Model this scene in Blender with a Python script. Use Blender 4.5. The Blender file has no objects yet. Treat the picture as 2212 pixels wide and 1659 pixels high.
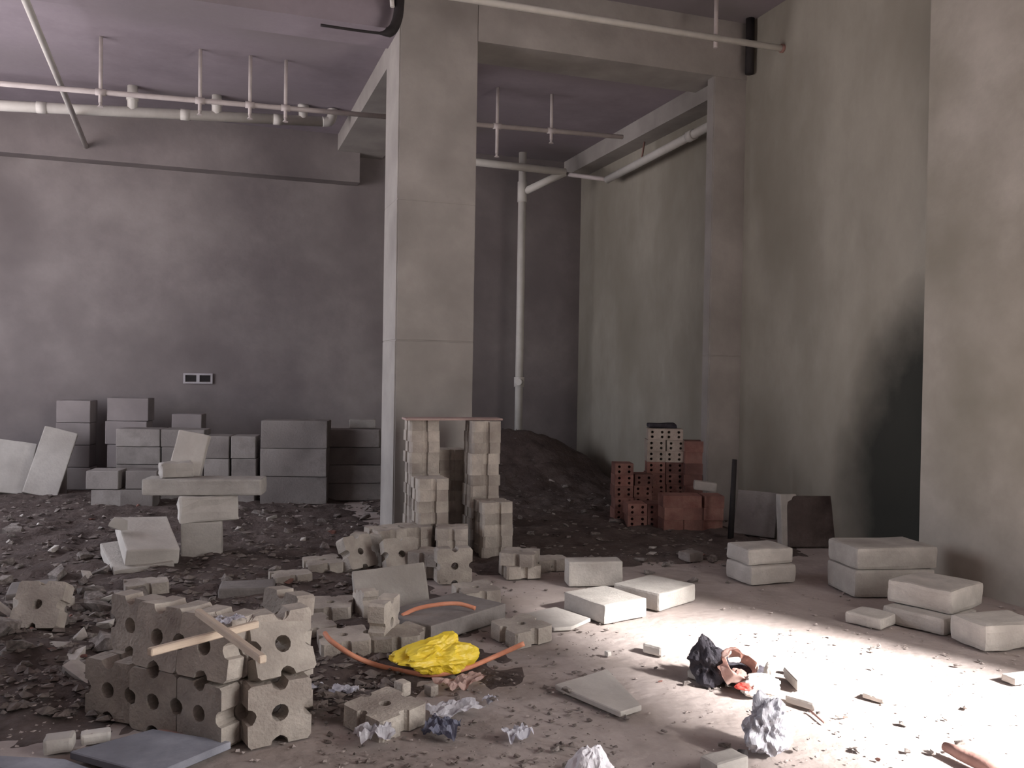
import bpy, bmesh, math, random
from mathutils import Vector, Matrix, noise
from mathutils.geometry import tessellate_polygon
PI = math.pi
R = math.radians
scene = bpy.context.scene
C = scene.collection

# ------------------------------------------------------------------ camera
F_PX, CX, CY = 1900.0, 1106.0, 829.5
YAW, PITCH, ROLL = R(-19.05), R(-0.75), R(0.95)
CAM = Vector((0.0, 0.0, 1.5))
ROT = Matrix.Rotation(YAW, 3, 'Z') @ Matrix.Rotation(PI / 2 + PITCH, 3, 'X') @ Matrix.Rotation(ROLL, 3, 'Z')
cd = bpy.data.cameras.new('camera')
cd.sensor_width = 36.0
cd.lens = F_PX / 2212.0 * 36.0
cd.clip_end = 200
cam = bpy.data.objects.new('camera', cd)
C.objects.link(cam)
cam.matrix_world = Matrix.Translation(CAM) @ ROT.to_4x4()
scene.camera = cam

# ------------------------------------------------------------------ light
scene.view_settings.view_transform = 'Standard'
scene.view_settings.look = 'None'
scene.view_settings.gamma = 1.0
scene.view_settings.use_curve_mapping = False
scene.view_settings.exposure = 0.0
world = bpy.data.worlds.new('sky')
scene.world = world
world.use_nodes = True
world.node_tree.nodes['Background'].inputs[0].default_value = (0.80, 0.88, 1.0, 1)
world.node_tree.nodes['Background'].inputs[1].default_value = 2.0


def lamp(name, kind, loc, direction, energy, color, **kw):
    d = bpy.data.lights.new(name, kind)
    d.energy = energy
    d.color = color
    for k, v in kw.items():
        setattr(d, k, v)
    o = bpy.data.objects.new(name, d)
    C.objects.link(o)
    o.location = loc
    o.rotation_euler = Vector(direction).to_track_quat('-Z', 'Y').to_euler()
    return o


SUN_DIR = Vector((-0.5 * math.cos(R(35)), 0.866 * math.cos(R(35)), -math.sin(R(35))))
lamp('sun', 'SUN', (9, -6, 8), SUN_DIR, 66.0, (1.0, 0.96, 0.94), angle=R(11))
# daylight in the two big openings that lie outside the frame
lamp('daylight_left_opening', 'AREA', (-4.42, 8.3, 2.3), (1, -0.05, 0.22), 190.0, (0.95, 0.92, 1.0), shape='RECTANGLE', size=4.6, size_y=3.2)
lamp('daylight_right_opening', 'AREA', (5.0, -0.7, 2.0), (-1, 0.22, -0.42), 330.0, (1.0, 0.96, 0.93), shape='RECTANGLE', size=3.1, size_y=3.8)


# ------------------------------------------------------------------ pixel rays to points in the room
def ray(px, py):
    return ROT @ Vector(((px - CX) / F_PX, -(py - CY) / F_PX, -1.0))


def G(px, py, z=0.0):
    d = ray(px, py)
    return CAM + d * ((z - CAM.z) / d.z)


def PX(px, py, X):
    d = ray(px, py)
    return CAM + d * ((X - CAM.x) / d.x)


def PY(px, py, Y):
    d = ray(px, py)
    return CAM + d * ((Y - CAM.y) / d.y)


def height_at(px, py, p):
    """height above p's foot where the ray through the pixel passes over p"""
    d = ray(px, py)
    t = math.hypot(p.x - CAM.x, p.y - CAM.y) / math.hypot(d.x, d.y)
    return CAM.z + t * d.z


# ------------------------------------------------------------------ materials
def mat(name, c1, c2=None, scale=6.0, rough=0.9, bump=0.25, detail=6.0, c3=None, s3=1.2, stretch=(1, 1, 1), trans=0.0, metal=0.0, spec=0.25, bscale=None, vary=False):
    m = bpy.data.materials.new(name)
    m.use_nodes = True
    nt = m.node_tree
    b = nt.nodes['Principled BSDF']
    b.inputs['Roughness'].default_value = rough
    b.inputs['Metallic'].default_value = metal
    b.inputs['Specular IOR Level'].default_value = spec
    if trans:
        b.inputs['Transmission Weight'].default_value = trans
    if c2 is None:
        b.inputs['Base Color'].default_value = (*c1, 1)
        return m
    tc = nt.nodes.new('ShaderNodeTexCoord')
    mp = nt.nodes.new('ShaderNodeMapping')
    mp.inputs['Scale'].default_value = stretch
    oi = nt.nodes.new('ShaderNodeObjectInfo')
    ad = nt.nodes.new('ShaderNodeVectorMath')
    ad.operation = 'MULTIPLY_ADD'
    ad.inputs[1].default_value = (37, 37, 37)
    nt.links.new(oi.outputs['Random'], ad.inputs[0])
    nt.links.new(tc.outputs['Object'], ad.inputs[2])
    nt.links.new(ad.outputs[0], mp.inputs['Vector'])
    n = nt.nodes.new('ShaderNodeTexNoise')
    n.inputs['Scale'].default_value = scale
    n.inputs['Detail'].default_value = detail
    n.inputs['Roughness'].default_value = 0.65
    nt.links.new(mp.outputs[0], n.inputs['Vector'])
    rp = nt.nodes.new('ShaderNodeValToRGB')
    rp.color_ramp.elements[0].position = 0.33
    rp.color_ramp.elements[1].position = 0.68
    rp.color_ramp.elements[0].color = (*c1, 1)
    rp.color_ramp.elements[1].color = (*c2, 1)
    nt.links.new(n.outputs['Fac'], rp.inputs['Fac'])
    col = rp.outputs['Color']
    if c3 is not None:
        n3 = nt.nodes.new('ShaderNodeTexNoise')
        n3.inputs['Scale'].default_value = s3
        n3.inputs['Detail'].default_value = 4.0
        nt.links.new(mp.outputs[0], n3.inputs['Vector'])
        r3 = nt.nodes.new('ShaderNodeValToRGB')
        r3.color_ramp.elements[0].position = 0.45
        r3.color_ramp.elements[1].position = 0.7
        mx = nt.nodes.new('ShaderNodeMix')
        mx.data_type = 'RGBA'
        nt.links.new(n3.outputs['Fac'], r3.inputs['Fac'])
        nt.links.new(r3.outputs['Color'], mx.inputs[0])
        nt.links.new(col, mx.inputs[6])
        mx.inputs[7].default_value = (*c3, 1)
        col = mx.outputs[2]
    hs = nt.nodes.new('ShaderNodeHueSaturation')
    mr = nt.nodes.new('ShaderNodeMapRange')
    mr.inputs['To Min'].default_value = 0.84
    mr.inputs['To Max'].default_value = 1.14
    nt.links.new(oi.outputs['Random'], mr.inputs['Value'])
    if vary:
        nt.links.new(mr.outputs[0], hs.inputs['Value'])
    nt.links.new(col, hs.inputs['Color'])
    nt.links.new(hs.outputs[0], b.inputs['Base Color'])
    if bump:
        nb = nt.nodes.new('ShaderNodeTexNoise')
        nb.inputs['Scale'].default_value = bscale or scale * 5
        nb.inputs['Detail'].default_value = 5.0
        nt.links.new(tc.outputs['Object'], nb.inputs['Vector'])
        bp = nt.nodes.new('ShaderNodeBump')
        bp.inputs['Strength'].default_value = bump
        bp.inputs['Distance'].default_value = 0.02
        nt.links.new(nb.outputs['Fac'], bp.inputs['Height'])
        nt.links.new(bp.outputs[0], b.inputs['Normal'])
    return m


M = {
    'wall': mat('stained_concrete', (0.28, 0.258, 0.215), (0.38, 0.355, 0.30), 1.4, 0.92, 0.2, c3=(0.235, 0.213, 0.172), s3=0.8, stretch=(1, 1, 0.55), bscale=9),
    'wall_bounce_lit': mat('concrete_bounce_lit', (0.35, 0.322, 0.275), (0.48, 0.445, 0.39), 1.6, 0.92, 0.25, c3=(0.285, 0.262, 0.215), s3=0.9, bscale=9),  # right wall colour lifted to carry the bounce from the sunlit floor
    'wall_back': mat('grey_concrete', (0.205, 0.18, 0.18), (0.29, 0.26, 0.255), 1.3, 0.92, 0.2, c3=(0.17, 0.15, 0.148), s3=0.7, bscale=9),
    'pillar': mat('pillar_concrete', (0.32, 0.30, 0.28), (0.40, 0.375, 0.35), 2.2, 0.9, 0.15, c3=(0.27, 0.25, 0.235), s3=1.4, bscale=14),
    'ceil': mat('ceiling_concrete', (0.25, 0.215, 0.24), (0.35, 0.305, 0.34), 1.2, 0.95, 0.15, c3=(0.20, 0.18, 0.18), s3=0.6, bscale=8),
    'floor': mat('dusty_floor', (0.27, 0.23, 0.21), (0.47, 0.41, 0.385), 2.4, 0.95, 0.5, c3=(0.37, 0.315, 0.29), s3=0.7, detail=9, bscale=16),
    'dirt': mat('dark_dirt', (0.055, 0.041, 0.038), (0.145, 0.115, 0.104), 5.0, 0.98, 0.8, c3=(0.085, 0.064, 0.058), s3=1.8, detail=9, bscale=26),
    'block': mat('cement_block', (0.40, 0.375, 0.345), (0.53, 0.50, 0.46), 7.0, 0.9, 0.3, c3=(0.36, 0.33, 0.30), s3=3.0, bscale=60, vary=True),
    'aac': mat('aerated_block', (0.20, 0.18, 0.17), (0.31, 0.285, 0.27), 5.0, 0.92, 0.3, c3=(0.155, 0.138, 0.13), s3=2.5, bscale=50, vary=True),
    'paver': mat('hollow_paver', (0.38, 0.34, 0.30), (0.54, 0.49, 0.43), 9.0, 0.9, 0.4, c3=(0.30, 0.26, 0.23), s3=4.0, bscale=70, vary=True),
    'rubble': mat('rubble', (0.18, 0.155, 0.143), (0.39, 0.35, 0.325), 8.0, 0.95, 0.5, c3=(0.14, 0.12, 0.11), s3=3.0, bscale=60, vary=True),
    'gravel': mat('gravel', (0.09, 0.073, 0.067), (0.24, 0.205, 0.185), 14.0, 0.95, 0.3),
    'slab': mat('slab', (0.46, 0.43, 0.40), (0.58, 0.55, 0.51), 5.0, 0.85, 0.2, c3=(0.40, 0.37, 0.34), s3=2.0, bscale=40, vary=True),
    'red': mat('red_brick', (0.25, 0.115, 0.095), (0.36, 0.205, 0.17), 8.0, 0.95, 0.4, c3=(0.17, 0.09, 0.08), s3=3.0, bscale=60, vary=True),
    'pale': mat('pale_brick', (0.40, 0.33, 0.28), (0.52, 0.46, 0.40), 8.0, 0.95, 0.4, bscale=60, vary=True),
    'pvc': mat('pvc', (0.55, 0.53, 0.49), (0.66, 0.64, 0.60), 4.0, 0.5, 0.0),
    'pipe': mat('painted_pipe', (0.45, 0.40, 0.39), (0.55, 0.50, 0.48), 6.0, 0.6, 0.0),
    'rust': mat('rusty_pipe', (0.24, 0.13, 0.11), (0.36, 0.22, 0.19), 9.0, 0.8, 0.1),
    'black': mat('black_rubber', (0.018, 0.016, 0.017), (0.035, 0.03, 0.03), 9.0, 0.7, 0.1),
    'wood': mat('pale_timber', (0.52, 0.42, 0.33), (0.66, 0.55, 0.44), 5.0, 0.8, 0.2, stretch=(1, 12, 12)),
    'board': mat('blue_grey_board', (0.20, 0.205, 0.24), (0.34, 0.345, 0.39), 6.0, 0.75, 0.2, c3=(0.16, 0.16, 0.185), s3=2.0),
    'plank': mat('pinkish_plank', (0.34, 0.24, 0.22), (0.44, 0.33, 0.30), 4.0, 0.85, 0.2),
    'hose': mat('orange_hose', (0.62, 0.24, 0.14), (0.72, 0.33, 0.21), 12.0, 0.55, 0.0),
    'yellow': mat('yellow_plastic', (0.80, 0.56, 0.02), (0.90, 0.70, 0.08), 9.0, 0.42, 0.2, spec=0.5),
    'whitebag': mat('white_plastic', (0.72, 0.70, 0.74), (0.84, 0.83, 0.87), 8.0, 0.45, 0.15, spec=0.4),
    'greybag': mat('grey_plastic', (0.40, 0.40, 0.44), (0.56, 0.56, 0.61), 7.0, 0.35, 0.2, spec=0.5),
    'paper': mat('paper', (0.66, 0.65, 0.72), (0.80, 0.79, 0.84), 9.0, 0.9, 0.1),
    'bluepaper': mat('blue_paper', (0.16, 0.17, 0.25), (0.40, 0.41, 0.50), 14.0, 0.8, 0.1),
    'pinkpaper': mat('pink_paper', (0.62, 0.42, 0.37), (0.80, 0.64, 0.58), 10.0, 0.8, 0.1),
    'redwrap': mat('red_wrapper', (0.55, 0.05, 0.04), (0.70, 0.14, 0.11), 10.0, 0.5, 0.0),
    'darkcloth': mat('dark_cloth', (0.025, 0.022, 0.03), (0.07, 0.065, 0.075), 12.0, 0.9, 0.3),
    'socket': mat('pale_metal', (0.40, 0.38, 0.40), (0.5, 0.48, 0.5), 8.0, 0.6, 0.0),
}


def add_dark_patch(m, y0, ylen, z1):
    """near-black patch low on the wall, hard along the edge at y0"""
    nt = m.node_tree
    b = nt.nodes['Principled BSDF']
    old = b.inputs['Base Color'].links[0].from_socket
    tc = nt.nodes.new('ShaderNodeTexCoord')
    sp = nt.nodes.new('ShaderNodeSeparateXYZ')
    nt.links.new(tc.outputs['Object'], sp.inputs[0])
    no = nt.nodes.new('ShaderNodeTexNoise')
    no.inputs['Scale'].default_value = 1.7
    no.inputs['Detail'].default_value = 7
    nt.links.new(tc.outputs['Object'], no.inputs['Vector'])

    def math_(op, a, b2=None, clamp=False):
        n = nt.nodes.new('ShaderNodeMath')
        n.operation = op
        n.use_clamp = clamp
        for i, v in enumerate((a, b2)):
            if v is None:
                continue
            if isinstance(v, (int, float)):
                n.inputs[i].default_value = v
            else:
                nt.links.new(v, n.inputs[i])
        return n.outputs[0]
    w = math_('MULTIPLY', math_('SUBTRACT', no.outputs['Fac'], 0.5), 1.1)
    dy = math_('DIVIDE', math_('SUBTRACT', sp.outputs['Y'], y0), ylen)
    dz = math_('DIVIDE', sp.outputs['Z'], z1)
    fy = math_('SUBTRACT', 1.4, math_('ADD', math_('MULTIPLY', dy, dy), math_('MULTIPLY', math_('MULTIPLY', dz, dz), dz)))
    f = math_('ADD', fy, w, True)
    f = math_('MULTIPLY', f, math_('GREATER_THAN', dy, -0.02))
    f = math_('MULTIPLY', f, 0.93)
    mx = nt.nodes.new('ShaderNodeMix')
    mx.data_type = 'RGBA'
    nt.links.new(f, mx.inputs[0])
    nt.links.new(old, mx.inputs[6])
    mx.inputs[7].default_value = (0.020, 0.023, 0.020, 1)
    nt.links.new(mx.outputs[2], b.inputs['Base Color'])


add_dark_patch(M['wall'], 5.3, 1.0, 2.15)  # near-black patch in the wall colour, fading upwards and towards the back

# ------------------------------------------------------------------ helpers
def mesh_obj(name, me, m, parent=None, loc=(0, 0, 0), rot=(0, 0, 0)):
    o = bpy.data.objects.new(name, me)
    if m is not None and not me.materials:
        me.materials.append(m)
    C.objects.link(o)
    o.location = loc
    o.rotation_euler = rot
    if parent is not None:
        o.parent = parent
    return o


def bm_mesh(bm, name, smooth=False):
    me = bpy.data.meshes.new(name)
    bm.normal_update()
    for f in bm.faces:
        f.smooth = smooth
    bm.to_mesh(me)
    bm.free()
    return me


def empty(name, loc=(0, 0, 0), rot=(0, 0, 0)):
    o = bpy.data.objects.new(name, None)
    o.empty_display_size = 0.1
    C.objects.link(o)
    o.location = loc
    o.rotation_euler = rot
    return o


def tag(o, label, cat, group=None, kind=None):
    o['label'] = label
    o['category'] = cat
    if group:
        o['group'] = group
    if kind:
        o['kind'] = kind
    return o


def add_box(bm, x0, x1, y0, y1, z0, z1):
    v = [bm.verts.new((x, y, z)) for z in (z0, z1) for y in (y0, y1) for x in (x0, x1)]
    for f in ((0, 2, 3, 1), (4, 5, 7, 6), (0, 1, 5, 4), (2, 6, 7, 3), (0, 4, 6, 2), (1, 3, 7, 5)):
        bm.faces.new([v[i] for i in f])


def struct(name, boxes, m, label):
    bm = bmesh.new()
    for b in boxes:
        add_box(bm, *b)
    o = mesh_obj(name, bm_mesh(bm, name), m)
    o['kind'] = 'structure'
    o['label'] = label
    return o


def rough_box(sx, sy, sz, seed=0, bev=0.014, amp=0.004, cuts=2, name='block'):
    """a worn block standing on z = 0, centred in x and y"""
    bm = bmesh.new()
    add_box(bm, -sx / 2, sx / 2, -sy / 2, sy / 2, 0, sz)
    bev = min(bev, sx * 0.3, sy * 0.3, sz * 0.3)
    bmesh.ops.bevel(bm, geom=bm.edges[:], offset=bev, segments=2, affect='EDGES', profile=0.6)
    if cuts:
        big = [e for e in bm.edges if e.calc_length() > 0.45 * min(sx, sy, sz)]
        bmesh.ops.subdivide_edges(bm, edges=big, cuts=cuts, use_grid_fill=True)
    o = Vector((seed * 3.7, seed * 1.3, seed * 2.9))
    for v in bm.verts:
        n = noise.noise_vector(v.co * 14 + o) * amp + noise.noise_vector(v.co * 40 + o) * amp * 0.4
        if v.co.z < 1e-4:
            n.z = 0
        v.co += n
    bmesh.ops.triangulate(bm, faces=[f for f in bm.faces if len(f.verts) > 4])
    return bm_mesh(bm, name)


def hull(sx, sy, sz, seed, n=14, name='chunk'):
    rnd = random.Random(seed)
    bm = bmesh.new()
    for i in range(n):
        p = Vector((rnd.uniform(-1, 1), rnd.uniform(-1, 1), rnd.uniform(-1, 1)))
        p /= max(abs(p.x), abs(p.y), abs(p.z)) ** 0.75 + 1e-6
        bm.verts.new((p.x * sx / 2, p.y * sy / 2, p.z * sz / 2))
    r = bmesh.ops.convex_hull(bm, input=bm.verts[:])
    bmesh.ops.delete(bm, geom=[g for g in r['geom_interior'] if isinstance(g, bmesh.types.BMVert)], context='VERTS')
    lo = min(v.co.z for v in bm.verts)
    for v in bm.verts:
        v.co.z -= lo
    return bm_mesh(bm, name)


def tube_mesh(pts, r, seg=12, name='tube', caps=True):
    """a tube along a polyline"""
    bm = bmesh.new()
    rings = []
    up = None
    for i, p in enumerate(pts):
        p = Vector(p)
        a = Vector(pts[max(i - 1, 0)])
        b = Vector(pts[min(i + 1, len(pts) - 1)])
        t = (b - a).normalized()
        if up is None:
            up = t.orthogonal().normalized()
        up = (up - t * up.dot(t)).normalized()
        w = t.cross(up)
        rr = r[i] if isinstance(r, (list, tuple)) else r
        rings.append([bm.verts.new(p + (up * math.cos(2 * PI * k / seg) + w * math.sin(2 * PI * k / seg)) * rr) for k in range(seg)])
    for a, b in zip(rings, rings[1:]):
        for k in range(seg):
            bm.faces.new((a[k], a[(k + 1) % seg], b[(k + 1) % seg], b[k]))
    if caps:
        bm.faces.new(rings[0][::-1])
        bm.faces.new(rings[-1])
    me = bm_mesh(bm, name, True)
    for f in me.polygons:
        if len(f.vertices) > 4:
            f.use_smooth = False
    return me


def smooth_path(pts, n=8):
    pts = [Vector(p) for p in pts]
    out = []
    for i in range(len(pts) - 1):
        p0, p1, p2, p3 = pts[max(i - 1, 0)], pts[i], pts[i + 1], pts[min(i + 2, len(pts) - 1)]
        for k in range(n):
            t = k / n
            out.append(0.5 * ((2 * p1) + (p2 - p0) * t + (2 * p0 - 5 * p1 + 4 * p2 - p3) * t * t + (3 * p1 - p0 - 3 * p2 + p3) * t ** 3))
    out.append(pts[-1])
    return out


def tube(name, pts, r, m, parent=None, seg=12):
    base = Vector(pts[0])
    off = Vector()
    q = parent
    while q is not None:
        off += q.location
        q = q.parent
    return mesh_obj(name, tube_mesh([Vector(p) - base for p in pts], r, seg, name), m, parent, base - off)


ORD = ['top', 'second from the top', 'third from the top', 'fourth from the top', 'fifth from the top', 'sixth from the top', 'seventh from the top', 'eighth from the top', 'ninth from the top', 'tenth from the top', 'eleventh from the top', 'bottom', 'thirteenth from the top']

# ------------------------------------------------------------------ the room
XW, XN = 5.26, 5.13        # right wall, its thicker part by the opening
YB = 12.2                  # back wall
YP = 7.9                   # pillar row
P0, P1, PB = 1.60, 2.34, 8.52
CEIL, CEIL2 = 4.65, 5.16


def mound(x, y):
    h = 0.0
    for (mx, my, sx, sy, a) in MOUNDS:
        h += a * math.exp(-((x - mx) / sx) ** 2 - ((y - my) / sy) ** 2)
    return h


MOUNDS = [(-1.15, 4.9, 0.75, 0.7, 0.12), (-0.2, 6.6, 1.0, 0.8, 0.05), (-2.0, 8.2, 1.3, 1.6, 0.10),
          (4.2, 11.2, 1.0, 0.75, 0.62), (3.3, 11.5, 0.7, 0.6, 0.40)]

bm = bmesh.new()
gx, gy = 150, 150
x0, x1, y0, y1 = -4.6, XW + 0.02, -4.0, YB + 0.02
vs = []
for j in range(gy + 1):
    for i in range(gx + 1):
        x = x0 + (x1 - x0) * i / gx
        y = y0 + (y1 - y0) * j / gy
        z = 0.006 * noise.noise(Vector((x * 2.1, y * 2.1, 0))) + 0.004 * noise.noise(Vector((x * 7, y * 7, 3))) - 0.008
        vs.append(bm.verts.new((x, y, z)))
for j in range(gy):
    for i in range(gx):
        a = j * (gx + 1) + i
        bm.faces.new((vs[a], vs[a + 1], vs[a + gx + 2], vs[a + gx + 1]))
fl = mesh_obj('floor', bm_mesh(bm, 'floor', True), M['floor'])
fl['kind'] = 'structure'
fl['label'] = 'dusty concrete floor littered with dirt'
struct('ground_outside', [(XW + 0.02, 40, -40, 40, -0.3, -0.02), (-40, -4.62, -40, 40, -0.3, -0.02), (-4.62, XW + 0.02, -40, -4.02, -0.3, -0.02)], M['floor'], 'bare ground outside the openings')

struct('wall_back', [(-4.8, XW + 0.3, YB, YB + 0.3, -0.1, CEIL2 + 0.2)], M['wall_back'], 'grey concrete wall at the back')
struct('trim_1', [(-4.6, P0 + 0.3, 11.95, YB, 4.03, CEIL + 0.02)], M['wall_back'], 'shallow concrete beam along the top of the back wall')
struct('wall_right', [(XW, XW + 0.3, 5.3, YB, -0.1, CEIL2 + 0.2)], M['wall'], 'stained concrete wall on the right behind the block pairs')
struct('wall_right_near', [
                      (XN, XW + 0.3, 0.9, 5.3, -0.1, CEIL2 + 0.2),
                      (XN, XW + 0.3, -4.3, 0.9, 4.0, CEIL2 + 0.2),
                      (XN, XW + 0.3, -4.3, -3.2, -0.1, 4.0)], M['wall_bounce_lit'], 'right-edge wall coloured paler for bounced light, pierced by a wide opening near the viewer')
struct('wall_left', [(-4.8, -4.5, -4.3, 5.9, -0.1, CEIL2 + 0.2), (-4.8, -4.5, 10.7, YB, -0.1, CEIL2 + 0.2),
                     (-4.8, -4.5, 5.9, 10.7, 4.0, CEIL2 + 0.2), (-4.8, -4.5, 5.9, 10.7, -0.1, 0.5)], M['wall_back'], 'concrete wall on the left with a wide window opening')
struct('wall_rear', [(-4.8, XW + 0.3, -4.3, -4.0, -0.1, CEIL2 + 0.2)], M['wall_back'], 'concrete wall behind the viewer')
struct('ceiling', [(-4.8, XW + 0.3, YP + 0.55, YB, CEIL, CEIL + 0.25),
                   (-4.8, XW + 0.3, -4.3, YP + 0.55, CEIL2, CEIL2 + 0.25)], M['ceil'], 'raw concrete ceiling')


def lofted(name, prof, x0, x1, y0, y1, m, label):
    """square column built of lifts; prof = (z, inset)"""
    bm = bmesh.new()
    rings = []
    for z, d in prof:
        rings.append([bm.verts.new(p) for p in ((x0 + d, y0 + d, z), (x1 - d, y0 + d, z), (x1 - d, y1 - d, z), (x0 + d, y1 - d, z))])
    for a, b in zip(rings, rings[1:]):
        for k in range(4):
            bm.faces.new((a[k], a[(k + 1) % 4], b[(k + 1) % 4], b[k]))
    bm.faces.new(rings[-1])
    bmesh.ops.bevel(bm, geom=[e for e in bm.edges if abs(e.verts[0].co.z - e.verts[1].co.z) > 0.3], offset=0.012, segments=2, affect='EDGES')
    o = mesh_obj(name, bm_mesh(bm, name), m)
    o['kind'] = 'structure'
    o['label'] = label
    return o


zj = height_at(940, 737, Vector((2.0, YP, 0)))
lofted('pillar', [(-0.1, 0), (zj - 0.008, 0), (zj - 0.004, 0.006), (zj + 0.004, 0.006), (zj + 0.008, 0), (3.05, 0), (3.053, 0.003), (3.06, 0.003), (3.063, 0), (CEIL2, 0)],
       P0, P1, YP, PB, M['pillar'], 'square concrete pillar in the middle of the hall')
struct('trim_5', [(-4.6, P0, YP + 0.06, YP + 0.56, 4.60, CEIL2 + 0.02)], M['ceil'], 'concrete beam across the hall left of the pillar')
struct('trim_2', [(P1, XW, YP + 0.004, YP + 0.56, 4.58, CEIL2 + 0.02)], M['pillar'], 'concrete beam between the pillar and the right wall')
struct('trim_3', [(P0 + 0.004, P1 - 0.1, PB, YB, 4.43, CEIL + 0.02)], M['pillar'], 'concrete beam running from the pillar to the back wall')
struct('trim_4', [(4.98, XW, YP + 0.16, YB, 4.43, CEIL + 0.02)], M['pillar'], 'concrete beam along the top of the right wall behind the pilaster')
lofted('pilaster', [(-0.1, 0), (1.7, 0), (1.704, 0.005), (1.712, 0.005), (1.716, 0), (CEIL, 0)], 4.88, XW + 0.02, YP + 0.02, YP + 0.16, M['pillar'], 'concrete pilaster standing against the right wall')

def lumps(x, y):
    return 0.035 * noise.noise(Vector((x * 4, y * 4, 1))) + 0.025 * noise.noise(Vector((x * 11, y * 11, 5)))


def ground(x, y):
    if -3.5 < x < 1.6 and 3.7 < y < 12.1:
        return max(0.0, mound(x, y) + lumps(x, y) + 0.016)
    if 1.6 <= x < 5.0 and 6.1 < y < 12.1:
        return max(0.0, mound(x, y) + lumps(x, y) + 0.014)
    return 0.0


# ------------------------------------------------------------------ dirt mounds (parts of the littered ground)
def heightfield(name, cx, cy, rx, ry, label, m, n=60, base=0.0):
    bm = bmesh.new()
    g = []
    for j in range(n + 1):
        for i in range(n + 1):
            x = cx + rx * (2 * i / n - 1)
            y = cy + ry * (2 * j / n - 1)
            h = mound(x, y)
            e = min(1.0, (1 - max(abs(2 * i / n - 1), abs(2 * j / n - 1))) * 6)
            z = h * e + lumps(x, y) * e - 0.03 * (1 - e) - 0.004 + base * e
            g.append(bm.verts.new((x - cx, y - cy, z)))
    for j in range(n):
        for i in range(n):
            a = j * (n + 1) + i
            bm.faces.new((g[a], g[a + 1], g[a + n + 2], g[a + n + 1]))
    o = mesh_obj(name, bm_mesh(bm, name, True), m, None, (cx, cy, 0))
    return tag(o, label, 'dirt', None, 'stuff')


heightfield('dirt_heap', -1.0, 7.9, 2.7, 4.28, 'dark loose dirt and dust covering the floor left of the pillar', M['dirt'], 130, 0.02)
heightfield('dirt_layer', 3.3, 8.5, 1.75, 2.5, 'dark brick dust and dirt covering the floor around the red bricks', M['dirt'], 90, 0.018)
heightfield('earth_heap', 3.9, 11.1, 1.3, 1.05, 'dark earth heap at the foot of the white drainpipe in the back corner', M['dirt'])

# ------------------------------------------------------------------ pipes
def riser(parent, x, y, z0, z1, r, m, name):
    return tube(name, [(x, y, z0), (x, y, z1)], r, m, parent, 10)


# thick white drain along the left ceiling
a = PY(-40, 226, 10.8)
b = PY(700, 263, 10.8)
e = PY(718, 225, 10.8)
drain = empty('drain_pipe', (b.x, b.y, b.z))
tag(drain, 'thick off-white drain pipe hanging level under the left ceiling with an upturned end', 'pipe')
tube('pipe_run', [a + (a - b) * ((a.x + 4.49) / (b.x - a.x)), b], 0.058, M['pvc'], drain)
tube('elbow', smooth_path([b - Vector((0.02, 0, 0)), b + Vector((0.06, 0, 0.015)), Vector((e.x, e.y, b.z + 0.08)), Vector((e.x, e.y, b.z + 0.16))], 5), 0.06, M['pvc'], drain)
for px in (286, 468, 655):
    q = PY(px, 240, 10.8)
    zc = a.z + (b.z - a.z) * (q.x - a.x) / (b.x - a.x)
    rs = riser(drain, q.x, q.y, zc, CEIL - 0.001, 0.055, M['pvc'], 'riser')
    tube('collar', [(q.x, q.y, zc + 0.13), (q.x, q.y, zc + 0.19)], 0.066, M['pvc'], rs)
for px in (90, 400, 600):
    q = PY(px, 245, 10.8)
    zc = a.z + (b.z - a.z) * (q.x - a.x) / (b.x - a.x)
    tube('coupling', [(q.x - 0.05, q.y, zc), (q.x + 0.05, q.y, zc)], 0.064, M['pvc'], drain)

# thin sprinkler main crossing the hall
SY = 9.3
sa, sb = PY(-30, 178, SY), PY(1345, 296, SY)
spr = empty('sprinkler_main', (sa.x, sa.y, sa.z))
tag(spr, 'thin painted sprinkler main crossing the hall behind the pillar', 'pipe')
tube('pipe_run', [sa + (sa - sb) * ((sa.x + 4.49) / (sb.x - sa.x)), sb], 0.026, M['pipe'], spr, 10)
for px in (217, 432, 540, 617, 1075, 1192):
    q = PY(px, 220, SY)
    zc = sa.z + (sb.z - sa.z) * (q.x - sa.x) / (sb.x - sa.x)
    top = CEIL - 0.001
    lo = zc - (0.30 if px == 1075 else 0.10)
    dp = riser(spr, q.x, q.y, lo, top, 0.018, M['pipe'], 'dropper')
    tube('tee', [(q.x - 0.045, q.y, zc), (q.x + 0.045, q.y, zc)], 0.034, M['pipe'], spr, 10)
    tube('sprinkler_head', [(q.x, q.y, lo - 0.04), (q.x, q.y, lo - 0.02), (q.x, q.y, lo)], [0.03, 0.012, 0.018], M['pipe'], dp, 8)

# conduit in front of the beam
CYY = 7.3
ca, cb = PY(960, -4, CYY), PY(1692, 105, CYY)
con = empty('ceiling_conduit', (ca.x, ca.y, ca.z))
tag(con, 'straight white pipe running below the beam from the pillar to the right wall', 'pipe')
tube('pipe_run', [Vector((-4.49, ca.y, ca.z)), cb], 0.031, M['pvc'], con)
tube('end_cap', [cb - Vector((0.03, 0, 0)), cb + Vector((0.02, 0, 0))], 0.042, M['rust'], con)
q = PY(1546, 80, CYY + 0.04)
riser(con, q.x, q.y, PY(1548, 104, CYY + 0.04).z, CEIL2 - 0.001, 0.02, M['pipe'], 'dropper')

# pipe running into the depth on the left
da, db = PX(190, 324, -1.45), PX(30, -60, -1.35)
pl = tube('ceiling_pipe', [Vector((da.x, 11.96, da.z)), Vector((db.x, db.y, min(db.z, 4.5))), Vector((db.x + 0.05, -3.99, min(db.z, 4.5)))], 0.03, M['pvc'])
tag(pl, 'slim white pipe running along the left ceiling towards the back wall', 'pipe')

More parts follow.
